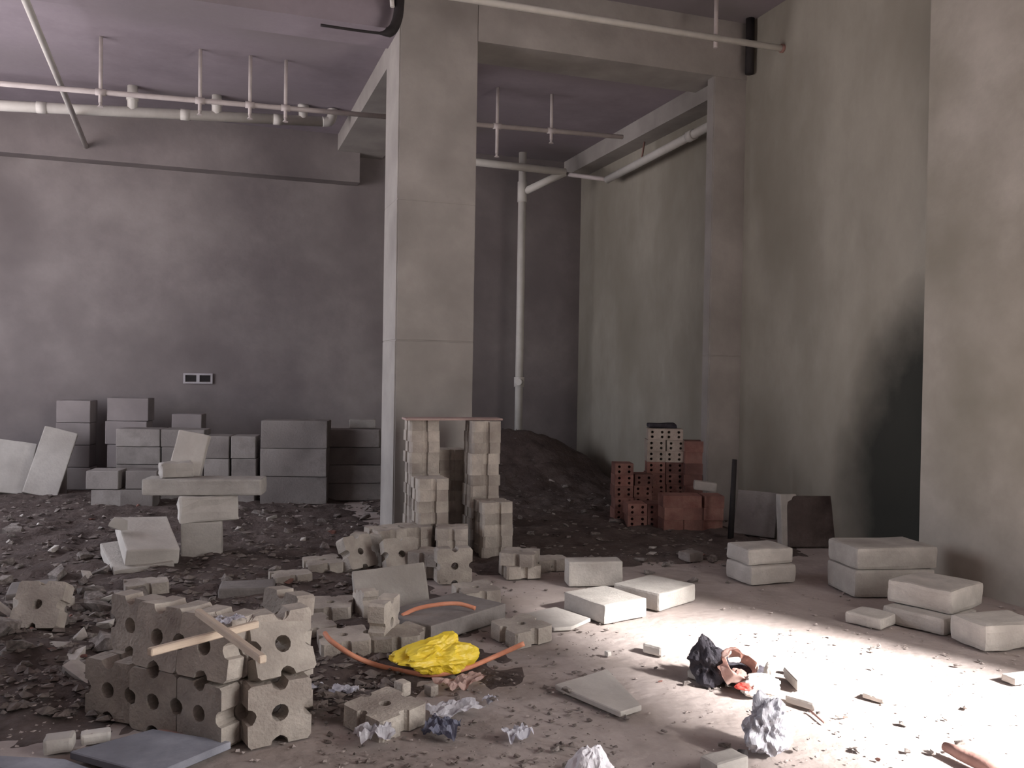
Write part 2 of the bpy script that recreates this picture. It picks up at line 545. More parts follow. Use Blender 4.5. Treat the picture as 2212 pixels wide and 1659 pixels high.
# the drain stack in the back corner
DY = 11.55
vb, vt = PY(1120, 908, DY), PY(1130, 330, DY)
dst = empty('drain_stack', (vb.x, vb.y, 0))
tag(dst, 'upright white drainpipe with a slanting branch in the dark back corner', 'pipe')
tube('upright', [(vb.x, DY, 0.3), (vb.x, DY, vt.z)], 0.055, M['pvc'], dst)
jb = PY(1131, 412, DY)
je = PY(1221, 372, DY - 0.25)
br_ = tube('branch', [(vb.x, DY, jb.z - 0.03), je], 0.052, M['pvc'], dst)
tube('branch_socket', [(vb.x, DY, jb.z - 0.16), (vb.x, DY, jb.z + 0.12)], 0.066, M['pvc'], br_)
h0 = PY(1000, 346, DY - 0.25)
tube('cross_run', [h0 - Vector((0.5, 0, -0.005)), je], 0.052, M['pvc'], dst)
jp = PY(1118, 825, DY)
ac_ = tube('access_collar', [(vb.x, DY, jp.z - 0.07), (vb.x, DY, jp.z + 0.07)], 0.072, M['pvc'], dst)
tube('access_cap', [(vb.x, DY - 0.05, jp.z), (vb.x - 0.05, DY - 0.12, jp.z)], 0.045, M['pvc'], ac_)

# pipe along the right wall under the beam
wa, wb = PX(1312, 388, 5.02), PX(1560, 258, 5.02)
wp = empty('wall_pipe', (wa.x, wa.y, wa.z))
tag(wp, 'white pipe slung under the beam beside the rear right wall', 'pipe')
tube('pipe_run', [wa, wb], 0.05, M['pvc'], wp)
kk = wa + (wb - wa) * 0.78
tube('coupling', [kk - (wb - wa).normalized() * 0.06, kk + (wb - wa).normalized() * 0.06], 0.062, M['pvc'], wp)
tube('cross_link', [wa, PY(1222, 376, DY - 0.2)], 0.03, M['pipe'], wp)
hb = wa + (wb - wa) * 0.35
tube('hanger', [hb, hb + Vector((0.04, 0, 0.25))], 0.012, M['rust'], wp, 6)

# dark hose up by the pillar head
d0 = PY(846, 76, YP - 0.12)
hs = empty('dark_downpipe', d0)
tag(hs, 'dark pipe coming down beside the pillar head and bending left under the beam', 'pipe')
tube('bend', smooth_path([d0 + Vector((-0.62, 0.0, 0.0)), d0 + Vector((-0.2, 0, 0.0)), d0 + Vector((-0.03, 0, 0.02)), d0 + Vector((0.04, 0, 0.12)), d0 + Vector((0.065, 0, 0.3)), Vector((d0.x + 0.065, d0.y, CEIL2 - 0.001))], 5), [0.012] * 8 + [0.02, 0.03] + [0.045] * 16, M['black'], hs)
tube('clip', [d0 + Vector((0.0, -0.02, 0.24)), d0 + Vector((-0.01, -0.02, 0.34))], 0.02, M['pvc'], hs, 8)
# black tube added for the dark gap at the right wall's top corner
qx = PX(1607, 110, XW - 0.05)
dk = tube('dark_gap_tube', [(XW - 0.06, qx.y - 0.12, height_at(1607, 168, qx)), (XW - 0.06, qx.y - 0.12, CEIL2 - 0.001)], 0.045, M['black'])
tag(dk, 'black tube added for the dark gap in the upper corner between beam and right wall', 'pipe')

# wall box with two sockets
s0, s1 = PY(396, 806, YB), PY(459, 829, YB)
sk = empty('socket_box', ((s0.x + s1.x) / 2, YB, s1.z))
tag(sk, 'small double electrical box frame on the back wall', 'socket')
w_, h_ = (s1.x - s0.x) / 2, s0.z - s1.z
bm = bmesh.new()
for bx in ((-w_, w_, -0.03, 0, 0, 0.02), (-w_, w_, -0.03, 0, h_ - 0.02, h_), (-w_, -w_ + 0.025, -0.03, 0, 0.02, h_ - 0.02), (w_ - 0.025, w_, -0.03, 0, 0.02, h_ - 0.02), (-0.02, 0.02, -0.03, 0, 0.02, h_ - 0.02)):
    add_box(bm, *bx)
mesh_obj('frame', bm_mesh(bm, 'frame'), M['socket'], sk)
for s in (-1, 1):
    bm = bmesh.new()
    add_box(bm, -w_ * 0.36, w_ * 0.36, -0.02, 0, 0.03, h_ - 0.03)
    mesh_obj('socket', bm_mesh(bm, 'socket'), M['black'], sk, (s * w_ * 0.48, 0, 0))

# ------------------------------------------------------------------ block by its corners on the ground
def qbox(near, right, left, top_y, m, name, label, cat='block', group=None, z0=0.0, seed=None, bev=0.014, amp=0.004, height=None, tilt=None, maxw=None):
    N, Rr, L = G(*near, z0), G(*right, z0), G(*left, z0)
    u = (Rr - N)
    sx = u.length
    u.normalize()
    w = Vector((-u.y, u.x, 0))
    d = (L - N).dot(w)
    if d < 0:
        w, d = -w, -d
    d = max(d, 0.03)
    if maxw:
        d = min(d, maxw)
    h = height if height else height_at(near[0], top_y, N) - z0
    c = N + u * sx / 2 + w * d / 2
    seed = seed if seed is not None else int(near[0] * 7 + near[1])
    o = mesh_obj(name, rough_box(sx, d, h, seed % 97, bev, amp, name=name), m, None, (c.x, c.y, z0), (0, 0, math.atan2(u.y, u.x)))
    if tilt:
        o.rotation_euler = (Matrix.Rotation(math.atan2(u.y, u.x), 3, 'Z') @ Matrix.Rotation(tilt[0], 3, 'X') @ Matrix.Rotation(tilt[1], 3, 'Y')).to_euler()
    tag(o, label, cat, group)
    return o, Vector((c.x, c.y, z0 + h)), math.atan2(u.y, u.x), (sx, d, h)


def on_top(base, dims, m, name, label, cat='block', rot=0.0, off=(0, 0), seed=3, bev=0.014, amp=0.004, group=None):
    o, top, ang, _ = base
    o2 = mesh_obj(name, rough_box(*dims, seed, bev, amp, name=name), m, None, (top.x + off[0], top.y + off[1], top.z + 0.001), (0, 0, ang + rot))
    return tag(o2, label, cat, group)


CB = 'concrete_block'
# big blocks on the open floor
GB = 'loose cement blocks on the open floor'
qbox((1305, 1350), (1397, 1332), (1212, 1318), 1308, M['block'], CB, 'pale cement block lying flat in the middle foreground, largest of the loose blocks', 'block', GB)
qbox((1424, 1322), (1502, 1298), (1344, 1292), 1283, M['block'], CB, 'pale cement block lying flat just right of and behind the largest one', 'block', GB)
b = qbox((1228, 1268), (1345, 1266), (1236, 1240), 1214, M['block'], CB, 'grey cement block tipped on edge behind the two pale flat blocks', 'block', GB, maxw=0.16)
# stacks of two by the right wall
GS = 'blocks stacked along the right wall'
def pair(near, right, left, mid, top, l1, l2, off=(0.02, 0.01), rot=0.05, shrink=0.96, seed=5):
    b = qbox(near, right, left, mid, M['block'], CB, l1, 'block', GS, bev=0.022, amp=0.006)
    N = G(*near, 0)
    h2 = max(height_at(near[0], top, N) - b[3][2], 0.05)
    on_top(b, (b[3][0] * shrink, b[3][1] * shrink, h2), M['block'], CB, l2, 'block', rot, off, seed, 0.024, 0.007, GS)
    return b


pair((1622, 1266), (1720, 1258), (1560, 1245), 1225, 1190, 'lower block of the two stacked beside the leaning slabs', 'upper block of the two stacked beside the leaning slabs', (0.0, 0.02), -0.04)
pair((1846, 1292), (2020, 1288), (1836, 1262), 1232, 1184, 'lower block of the pair standing against the dark wall patch', 'upper block of the pair standing against the dark wall patch', (0.01, 0.0), 0.03, 1.02, 9)
pair((2040, 1376), (2112, 1352), (1926, 1336), 1338, 1285, 'lower block of the pair nearest the sunlit patch', 'upper block of the pair nearest the sunlit patch', (0.10, 0.06), 0.02, 1.04, 12)
qbox((2128, 1412), (2260, 1400), (2098, 1376), 1352, M['block'], CB, 'rounded cement block at the right edge of the frame', 'block', GS, bev=0.04, amp=0.008)
qbox((1902, 1362), (1938, 1348), (1846, 1336), 1338, M['block'], 'brick', 'small flat brick on the floor before the block pairs', 'brick')

# slabs leaning on the right wall
def slab(name, cx, cy, w, h, t, yaw, lean, m, label, cat='slab', group=None, seed=1, z=0.0, roll=0.0, bev=0.01, amp=0.004):
    o = mesh_obj(name, rough_box(w, t, h, seed, bev, amp, name=name), m, None, (cx, cy, z))
    o.rotation_euler = (Matrix.Rotation(yaw, 3, 'Z') @ Matrix.Rotation(-lean, 3, 'X') @ Matrix.Rotation(roll, 3, 'Y')).to_euler()
    return tag(o, label, cat, group)


p = G(1630, 1158)
slab('leaning_slab', p.x, p.y, 0.40, 0.42, 0.07, R(-55), R(14), M['aac'], 'grey slab propped against the right wall beside the black pole', seed=4)
p = G(1702, 1180)
slab('leaning_slab', p.x, p.y, 0.16, 0.46, 0.09, R(-8), R(6), M['block'], 'narrow pale slab standing on end before the dark wall patch', seed=6)
p = G(1775, 1188)
slab('leaning_slab', p.x + 0.05, p.y + 0.12, 0.55, 0.45, 0.06, R(-12), R(10), M['dirt'], 'dark slab leaning behind the narrow pale slab', seed=7)  # near-black slab, same colour as the floor dirt

# black pole
p0, p1 = G(1578, 1168), None
hz = height_at(1590, 994, p0)
po = tube('black_pole', [(p0.x, p0.y, 0), (p0.x + 0.06, p0.y + 0.05, hz)], [0.028, 0.022], M['black'])
tag(po, 'black pole leaning upright beside the red brick stack', 'pole')

# ------------------------------------------------------------------ hollow pavers
def paver_mesh(w=0.26, d=0.25, h=0.09, rn=0.026, rh=0.027, broken=0, name='hollow_paver', seed=0):
    rnd = random.Random(seed)
    pts = []

    def notch(cx, cy, a0):
        return [(cx + rn * math.cos(a0 + PI * k / 6), cy + rn * math.sin(a0 + PI * k / 6)) for k in range(7)]
    c = 0.014
    W, D = w / 2, d / 2
    pts += [(-W + c, -D)] + [(x, y) for x, y in reversed(notch(0, -D, 0))] + [(W - c, -D), (W, -D + c)]
    if broken == 0:
        pts += [(x, y) for x, y in reversed(notch(W, 0, PI / 2))] + [(W, D - c), (W - c, D)]
        pts += [(x, y) for x, y in reversed(notch(0, D, PI))] + [(-W + c, D), (-W, D - c)]
    else:
        pts += [(W, -D * 0.1), (W * 0.72, D * 0.12), (W * 0.5, D * 0.05), (W * 0.3, D * 0.3), (-W * 0.1, D * 0.24), (-W * 0.35, D * 0.45), (-W * 0.8, D * 0.36), (-W, D * 0.5)]
    pts += [(x, y) for x, y in reversed(notch(-W, 0, 1.5 * PI))] + [(-W, -D + c)]
    pts = [(x + rnd.uniform(-.002, .002), y + rnd.uniform(-.002, .002)) for x, y in pts]
    holes = []
    if broken == 0:
        for hx, hy in ((-w * 0.0, 0.0),):
            holes.append([(hx + rh * math.cos(2 * PI * k / 12), hy + rh * math.sin(2 * PI * k / 12)) for k in range(12)])
    loops = [pts] + holes
    flat = [p for l in loops for p in l]
    tris = tessellate_polygon([[Vector((x, y, 0)) for x, y in l] for l in loops])
    bm = bmesh.new()
    bot = [bm.verts.new((x, y, 0)) for x, y in flat]
    top = [bm.verts.new((x * 0.99, y * 0.99, h)) for x, y in flat]
    for t in tris:
        try:
            bm.faces.new([top[i] for i in t])
            bm.faces.new([bot[i] for i in reversed(t)])
        except ValueError:
            pass
    k = 0
    for l in loops:
        n = len(l)
        for i in range(n):
            bm.faces.new((bot[k + i], bot[k + (i + 1) % n], top[k + (i + 1) % n], top[k + i]))
        k += n
    bmesh.ops.recalc_face_normals(bm, faces=bm.faces[:])
    return bm_mesh(bm, name)


PAV = [paver_mesh(seed=i) for i in range(4)]
PAVW = [paver_mesh(seed=9 + i, rn=0.034, rh=0.035) for i in range(3)]
PAVB = [paver_mesh(broken=1, seed=i) for i in range(2)]
for me in PAV + PAVB + PAVW:
    me.materials.append(M['paver'])


def paver(x, y, z, yaw, label, rx=0.0, ry=0.0, broken=False, group='hollow pavers around the pillar', seed=0, scale=1.0, spin=0.0):
    o = mesh_obj('hollow_paver', (PAVB if broken else PAV)[seed % (2 if broken else 4)], None, None, (x, y, z))
    o.rotation_euler = (Matrix.Rotation(yaw, 3, 'Z') @ Matrix.Rotation(rx, 3, 'X') @ Matrix.Rotation(ry, 3, 'Y') @ Matrix.Rotation(spin, 3, 'Z')).to_euler()
    if scale != 1.0:
        o.scale = (scale, scale, scale)
    return tag(o, label, 'paver', group)


rnd = random.Random(11)


def paver_stack(px, py, n, where, yaw=0.0, hh=0.0905, jit=0.008, back=0.125):
    p = G(px, py)
    d = Vector((p.x, p.y, 0)).normalized()
    for i in range(n):
        k = n - 1 - i
        o = ORD[k] if k < n - 1 else 'bottom'
        paver(p.x + d.x * back + rnd.uniform(-jit, jit), p.y + d.y * back + rnd.uniform(-jit, jit), i * hh, yaw + rnd.uniform(-.04, .04) + (PI / 2) * (i % 2),
              'grey hollow paver, %s of %s' % (o, where), seed=i)
    return p


paver_stack(1038, 1189, 12, 'the tall right stack before the pillar')
paver_stack(908, 1186, 12, 'the tall left stack before the pillar')
paver_stack(968, 1172, 9, 'the shaded stack between the two tall ones')
paver_stack(1064, 1207, 5, 'the short stack before the tall right one', jit=0.006)
paver_stack(926, 1205, 7, 'the knee-high stack left of the gap', jit=0.006)
paver_stack(892, 1214, 3, 'the low left stack by the pillar', 0.1)
paver_stack(974, 1218, 3, 'the low middle stack by the pillar', -0.25)
paver_stack(830, 1222, 3, 'the low stack at the pillar corner', 0.3, jit=0.02)
# the pinkish plank over the tall stacks
pl_, pr_ = G(862, 900, 1.09), G(1078, 905, 1.09)
p = G(970, 1187)
o = mesh_obj('plank', rough_box(0.84, 0.2, 0.018, 5, 0.003, 0.002, name='plank'), M['plank'], None, (p.x + 0.045, p.y + 0.12, 12 * 0.0905 + 0.001), (0, 0, R(-2)))
tag(o, 'thin pinkish plank lying across the two tall paver stacks', 'plank')

# loose pavers: px, py (base), yaw deg, mode, label
LOOSE = [
    (862, 1245, 20, 'lean', 'hollow paver leaning on edge at the front of the paver heap', 0),
    (930, 1252, -30, 'flat2', 'hollow paver lying on another below the low middle stack', 0),
    (978, 1262, 15, 'edge', 'yellowish hollow paver standing on edge right of the paver heap', 0),
    (765, 1240, 40, 'lean', 'hollow paver propped at the left end of the paver heap', 0),
    (800, 1225, -20, 'edge', 'hollow paver standing on edge left of the pillar corner', 0),
    (697, 1246, 12, 'flat', 'hollow paver lying alone left of the paver heap', 0),
    (1028, 1308, 22, 'flat', 'hollow paver lying flat right of the leaning slab', 0),
    (1122, 1252, -12, 'flat2', 'hollow paver on a broken one right of the short stack', 0),
    (1180, 1235, 25, 'flat', 'broken paver piece behind the tipped grey block', 1),
    (1125, 1396, 38, 'flat', 'hollow paver with a round hole lying before the flat tile', 0),
    (665, 1394, 18, 'flat', 'hollow paver with notched front lying behind the crossed sticks', 0),
    (742, 1424, 8, 'flat', 'hollow paver lying where the orange hose ends', 0),
    (716, 1345, -8, 'flat', 'dim hollow paver lying left of the leaning slab', 0),
    (815, 1404, 30, 'thin', 'hollow paver standing upright edge-on beside the dark wedge slab', 0),
    (775, 1345, -20, 'up', 'hollow paver end standing at the foot of the tipped pale slab', 1),
    (848, 1414, 10, 'flat', 'broken paver lump left of the dark wedge slab', 1),
    (878, 1400, 60, 'flat', 'broken paver lying under the dark wedge slab', 1),
    (830, 1592, 42, 'flat', 'hollow paver with a centre hole lying in the near foreground', 0),
    (315, 1302, 5, 'flat', 'broken pale paver lying in the rubble left of the sticks', 1),
    (95, 1345, 25, 'flat', 'hollow paver lying on the rubble at the left edge', 0),
    (95, 1400, -30, 'lean', 'hollow paver tilted in the rubble at the left edge', 0),
    (625, 1276, 14, 'flat', 'broken paver left of the leaning slab, apart from the heap', 1),
]
for i, (px, py, yw, mode, lab, br) in enumerate(LOOSE):
    p = G(px, py)
    d = Vector((p.x, p.y, 0)).normalized()
    back = 0.13 if mode in ('flat', 'flat2') else 0.06
    x, y = p.x + d.x * back, p.y + d.y * back
    z = max(mound(x, y) - 0.01, 0) * (1 if x < 1.2 else 0) + 0.002
    y0 = R(yw) - math.atan2(d.x, d.y)
    if mode == 'flat':
        paver(x, y, z, y0, lab, R(3), R(-2), br, seed=i)
    elif mode == 'flat2':
        paver(x, y, z, y0 + 0.5, 'under-' + lab[lab.index('paver'):].replace('lying on another', 'carrying another').replace('on a broken one', 'carrying another'), 0, 0, False, seed=i + 1)
        paver(x, y, z + 0.091, y0, lab, 0, 0, br, seed=i)
    elif mode == 'edge':
        paver(x, y + 0.04, z + 0.123, y0, lab, R(90), 0, br, seed=i)
    elif mode == 'thin':
        paver(x, y + 0.04, z + 0.128, y0 + R(40), lab, R(90), 0, br, seed=i)
    elif mode == 'up':
        paver(x, y + 0.04, z + 0.128, y0 + R(35), lab, R(90), R(90), br, seed=i)
    else:
        paver(x, y + 0.04, z + 0.115, y0, lab, R(62), 0, br, seed=i)

# the wall of pavers standing on edge in the left foreground
GW = 'pavers standing on edge in the left foreground'
pw = G(592, 1603)
YR, YL = R(14), R(-46)
def pile(x, y, z, yaw, lab, rx=R(90), spin=0.0, seed=0, ry=0.0):
    o = paver(x, y, z, yaw, lab, rx, ry, False, GW, seed=0, spin=spin)
    o.data = PAVW[seed % 3]
    return o
for dep in range(2):
    for row in range(2):
        side = ['lower', 'upper'][row] + ' row, ' + ['front', 'back'][dep]
        # right wing, turned to the light
        c = Vector((pw.x, pw.y + 0.06, 0)) + Vector((-math.sin(YR), math.cos(YR), 0)) * (dep * 0.1 + row * 0.012)
        if not (row and not dep):
            pile(c.x + row * 0.03, c.y, 0.127 + row * 0.25, YR + rnd.uniform(-.03, .03), 'lit hollow paver on edge, %s, at the right of the near left pile' % side, seed=row + dep, ry=R(4) * row)
        else:
            pile(c.x + 0.005, c.y + 0.05, 0.345, YR + 0.15, 'lit hollow paver tipped back, %s, at the right of the near left pile' % side, R(66), seed=2)
        # left wing, turned away
        c0 = Vector((pw.x - 0.15, pw.y + 0.02, 0))
        for col in range(3):
            if col == 2 and row and not dep:
                continue
            u = Vector((-math.cos(YL), -math.sin(YL), 0)) * (0.115 + col * 0.268)
            w = Vector((-math.sin(YL), math.cos(YL), 0)) * (dep * 0.1 + row * 0.02 + rnd.uniform(0, .015))
            c = c0 + u + w
            pile(c.x, c.y, 0.127 + row * 0.252 + (0.0 if row == 0 else -0.004 * col), YL + rnd.uniform(-.07, .07), 'shaded hollow paver on edge, %s, %s of the near left pile' % (side, ['middle', 'left of middle', 'left end'][col]), R(90) - (R(8) if row and not dep else 0), PI / 2 * (col % 2), col + row, rnd.uniform(-.05, .05))
p = G(652, 1560)
pile(p.x + 0.01, p.y + 0.24, 0.127, R(-68), 'hollow paver turned sideways at the right end of the foreground pile', seed=2)
pile(p.x - 0.01, p.y + 0.25, 0.38, R(-60), 'pale hollow paver turned sideways on top of the foreground pile', R(84), seed=1)

# ------------------------------------------------------------------ red brick stacks before the pilaster
def brick_mesh(l, w, h, seed, perf=True):
    """brick with round perforations showing on its two ends"""
    bm = bmesh.new()
    hr = h * 0.13
    pts = [(-w / 2, 0), (w / 2, 0), (w / 2, h), (-w / 2, h)]
    holes = []
    if perf:
        for hx in (-w * 0.27, w * 0.27):
            for hz in (h * 0.28, h * 0.72):
                holes.append([(hx + hr * math.cos(2 * PI * k / 8), hz + hr * math.sin(2 * PI * k / 8)) for k in range(8)])
    loops = [pts] + holes
    flat = [p for q in loops for p in q]
    tris = tessellate_polygon([[Vector((x, y, 0)) for x, y in q] for q in loops])
    a = [bm.verts.new((x, -l / 2, z)) for x, z in flat]
    b = [bm.verts.new((x, l / 2, z)) for x, z in flat]
    for t in tris:
        bm.faces.new([a[i] for i in t])
        bm.faces.new([b[i] for i in reversed(t)])
    k = 0
    for q in loops:
        n = len(q)
        for i in range(n):
            bm.faces.new((a[k + i], a[k + (i + 1) % n], b[k + (i + 1) % n], b[k + i]))
        k += n
    bmesh.ops.recalc_face_normals(bm, faces=bm.faces[:])
    return bm_mesh(bm, 'hollow_brick')


BR = brick_mesh(0.24, 0.19, 0.115, 1)
BR.materials.append(M['red'])
BP = brick_mesh(0.24, 0.19, 0.115, 2)
BP.materials.append(M['pale'])
BR2 = brick_mesh(0.24, 0.19, 0.115, 3, False)
BR2.materials.append(M['red'])


def brick_stack(px, py, n, cols, where, yaw=R(-12), paletop=0, zb=0.0, solid=False):
    p = G(px, py)
    d = Vector((p.x, p.y, 0)).normalized()
    u = Vector((math.cos(yaw), math.sin(yaw), 0))
    for i in range(n):
        for c in range(cols):
            k = n - 1 - i
            o = ORD[k] if k < n - 1 or n == 1 else 'bottom'
            me = BP if k < paletop else (BR2 if solid else BR)
            pos = Vector((p.x, p.y, 0)) + d * 0.13 + u * ((c - (cols - 1) / 2) * 0.196)
            b_ = mesh_obj('hollow_brick', me, None, None, (pos.x + rnd.uniform(-.01, .01), pos.y + rnd.uniform(-.01, .01), zb + i * 0.1165), (0, 0, yaw + rnd.uniform(-.05, .05)))
            side = '' if cols == 1 else (', left column' if c == 0 else ', right column' if c == cols - 1 else ', middle column')
            tag(b_, '%s hollow brick, %s of %s%s' % ('pale' if me is BP else 'red', o, where, side), 'brick', 'red bricks stacked before the pilaster')


brick_stack(1432, 1118, 8, 2, 'the tallest brick stack', R(-20), 3)
brick_stack(1492, 1122, 7, 1, 'the brick stack right of the tallest one', R(-20), 0, solid=True)
brick_stack(1342, 1124, 5, 1, 'the left red brick stack before the pilaster', R(-14), 0)
brick_stack(1392, 1140, 2, 2, 'the low front brick stack', R(-16), 0)
brick_stack(1490, 1150, 3, 3, 'the wide stack by the pole', R(-16), 0, solid=True)
brick_stack(1382, 1122, 4, 1, 'the middle brick stack before the pilaster', R(-14), 0)
p = G(1540, 1140)
o = mesh_obj('pale_brick', rough_box(0.22, 0.11, 0.09, 8, name='pale_brick'), M['slab'], None, (p.x - 0.02, p.y + 0.14, 0.351), (0, R(6), R(-25)))
tag(o, 'single pale brick on the wide low red stack by the black pole', 'brick')
p = G(1450, 1113)
o = mesh_obj('dark_tarp', rough_box(0.30, 0.2, 0.045, 9, 0.015, 0.012, 3, name='dark_tarp'), M['darkcloth'], None, (p.x - 0.06, p.y + 0.14, 8 * 0.1165 + 0.001), (0, 0, R(-20)))
tag(o, 'dark folded sheet on top of the tallest brick stack', 'sheet')
brick_stack(1318, 1010, 4, 1, 'the rear stack in the back corner', R(-8), 0, 0.0, True)
brick_stack(1262, 1012, 4, 1, 'the leftmost stack in the back corner', R(-4), 0, 0.0, True)

# ------------------------------------------------------------------ aerated block stacks on the left
def block_stack(xa, xb, py, n, ch, dep, where, cols=1, m='aac', jit=0.03, yaw=0.0, group='block stacks along the back left'):
    a, b = G(xa, py), G(xb, py)
    wtot = (b - a).length
    ang = math.atan2(b.y - a.y, b.x - a.x) + yaw
    u = Vector((math.cos(ang), math.sin(ang), 0))
    w = Vector((-u.y, u.x, 0))
    mid = (a + b) / 2
    bw = wtot / cols
    for i in range(n):
        for c in range(cols):
            k = n - 1 - i
            od = ORD[k] if k < n - 1 else 'bottom'
            pos = mid + u * ((c - (cols - 1) / 2) * bw + rnd.uniform(-jit, jit)) + w * (dep / 2 + rnd.uniform(-jit, jit) * 0.6)
            o = mesh_obj('aerated_block', rough_box(bw - 0.012, dep, ch - 0.004, i * 5 + c + int(xa), 0.01, 0.004, 1, name='aerated_block'), M[m], None, (pos.x, pos.y, i * ch), (0, 0, ang + rnd.uniform(-.03, .03)))
            side = '' if cols == 1 else (', left column' if c == 0 else ', right column' if c == cols - 1 else ', middle column')
            tag(o, 'grey block, %s of %s%s' % (od, where, side), 'block', group)


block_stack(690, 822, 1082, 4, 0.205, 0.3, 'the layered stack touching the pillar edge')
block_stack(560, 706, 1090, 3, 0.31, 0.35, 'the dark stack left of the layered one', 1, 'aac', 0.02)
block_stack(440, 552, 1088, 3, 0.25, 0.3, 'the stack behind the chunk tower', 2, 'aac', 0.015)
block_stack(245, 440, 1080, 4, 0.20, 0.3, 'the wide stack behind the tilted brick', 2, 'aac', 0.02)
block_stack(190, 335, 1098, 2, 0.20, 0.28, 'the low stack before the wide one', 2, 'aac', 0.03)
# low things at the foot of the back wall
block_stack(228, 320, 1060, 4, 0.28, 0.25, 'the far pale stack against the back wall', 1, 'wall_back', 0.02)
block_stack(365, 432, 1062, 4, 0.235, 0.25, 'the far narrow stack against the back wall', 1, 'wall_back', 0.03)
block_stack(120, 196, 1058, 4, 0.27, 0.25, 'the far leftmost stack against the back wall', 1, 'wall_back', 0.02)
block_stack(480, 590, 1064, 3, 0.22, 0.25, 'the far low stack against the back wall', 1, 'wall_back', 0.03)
p = G(800, 1082)
slab('slab_end', p.x - 0.05, p.y + 0.32, 0.30, 0.10, 0.2, R(-10), 0, M['block'], 'pale slab end poking out beside the pillar on the layered stack', 'slab', None, 5, 4 * 0.205 + 0.0)

# leaning panels at the far left
p = G(85, 1072)
slab('leaning_panel', p.x, p.y, 0.36, 0.80, 0.09, R(8), R(18), M['slab'], 'pale panel leaning back at the far left', 'panel', None, 3, 0.0, R(16))
p = G(15, 1066)
slab('leaning_panel', p.x, p.y - 0.15, 0.44, 0.62, 0.09, R(8), R(20), M['slab'], 'short pale panel leaning at the very left edge', 'panel', None, 8, 0.02, R(10))
p = G(125, 1066)
slab('leaning_panel', p.x, p.y - 0.1, 0.22, 0.3, 0.07, R(10), R(25), M['aac'], 'small grey panel at the foot of the leaning panels', 'panel', None, 9, 0.0)

# tower of chunks
GT = 'chunk tower on the left'
p = G(436, 1214)
h1 = height_at(436, 1128, p)
o = slab('concrete_chunk', p.x, p.y + 0.08, 0.30, h1, 0.16, R(-4), 0, M['block'], 'square chunk at the foot of the chunk tower', 'chunk', GT, 2, 0.0, 0, 0.015, 0.008)
h2 = height_at(436, 1072, p)
slab('concrete_chunk', p.x + 0.04, p.y + 0.1, 0.44, h2 - h1 - 0.002, 0.2, R(6), 0, M['slab'], 'broken pale chunk in the middle of the chunk tower', 'chunk', GT, 3, h1 + 0.001, 0, 0.02, 0.016)
h3 = height_at(436, 1036, p)
slab('concrete_beam', p.x + 0.02, p.y + 0.14, 0.90, h3 - h2 - 0.002, 0.24, R(-12), 0, M['block'], 'long block lying across the top of the chunk tower', 'block', GT, 4, h2 + 0.001, 0, 0.016, 0.006)
h4 = height_at(400, 1004, p)
slab('concrete_chunk', p.x - 0.20, p.y + 0.22, 0.24, h4 - h3, 0.14, R(14), 0, M['slab'], 'small chunk on the long block below the tilted brick', 'chunk', GT, 6, h3 + 0.002, 0, 0.02, 0.014)
slab('upright_brick', p.x - 0.14, p.y + 0.34, 0.24, 0.34, 0.11, R(-8), R(8), M['slab'], 'pale brick standing tilted on top of the chunk tower', 'brick', GT, 7, h3 + 0.004, R(12), 0.01, 0.005)

# the two big blocks on the left
p = G(300, 1256)
o = mesh_obj(CB, rough_box(0.40, 0.62, 0.09, 4, 0.012, 0.005, name=CB), M['block'], None, (p.x - 0.04, p.y + 0.33, 0.055), (R(8), R(-3), R(14)))
tag(o, 'big pale block lying under the tilted one in the left rubble', 'block')
o = mesh_obj(CB, rough_box(0.36, 0.62, 0.12, 6, 0.012, 0.005, name=CB), M['slab'], None, (p.x + 0.02, p.y + 0.37, 0.165), (R(13), R(3), R(12)))
tag(o, 'big pale block tilted up on another in the left rubble', 'block')
p = G(255, 1150, 0.3)
o = mesh_obj('stone', hull(0.13, 0.1, 0.1, 31, name='stone'), M['slab'], None, (p.x, p.y + 0.02, 0.315))
tag(o, 'small pale stone sitting on the big tilted block', 'stone')

# ------------------------------------------------------------------ slabs and tiles in the middle foreground
p = G(852, 1322)
slab('leaning_slab', p.x, p.y + 0.04, 0.46, 0.27, 0.085, R(-8), R(28), M['block'], 'wide pale slab tipped up behind the orange hose', 'slab', None, 5, 0.0, R(-6))
o, top, ang, dm = qbox((930, 1392), (1092, 1340), (870, 1345), 1352, M['aac'], 'wedge_slab', 'thick dark grey wedge of slab behind the yellow bag', 'slab', None, bev=0.008, maxw=0.5)


def plate(name, pix, t, m, label, cat, z=0.004, lift=(0, 0, 0, 0, 0, 0), group=None):
    """a flat broken plate given by its outline on the ground"""
    pts = [G(x, y, z) for x, y in pix]
    c = sum(pts, Vector()) / len(pts)
    bm = bmesh.new()
    bot = [bm.verts.new((p.x - c.x, p.y - c.y, l)) for p, l in zip(pts, lift)]
    top = [bm.verts.new((p.x - c.x, p.y - c.y, l + t)) for p, l in zip(pts, lift)]
    n = len(pts)
    bm.faces.new(top)
    bm.faces.new(bot[::-1])
    for i in range(n):
        bm.faces.new((bot[i], bot[(i + 1) % n], top[(i + 1) % n], top[i]))
    bmesh.ops.recalc_face_normals(bm, faces=bm.faces[:])
    bmesh.ops.bevel(bm, geom=bm.edges[:], offset=min(0.004, t * 0.25), segments=1, affect='EDGES')
    bmesh.ops.triangulate(bm, faces=[f for f in bm.faces if len(f.verts) > 4])
    o = mesh_obj(name, bm_mesh(bm, name), m, None, (c.x, c.y, z))
    return tag(o, label, cat, group)


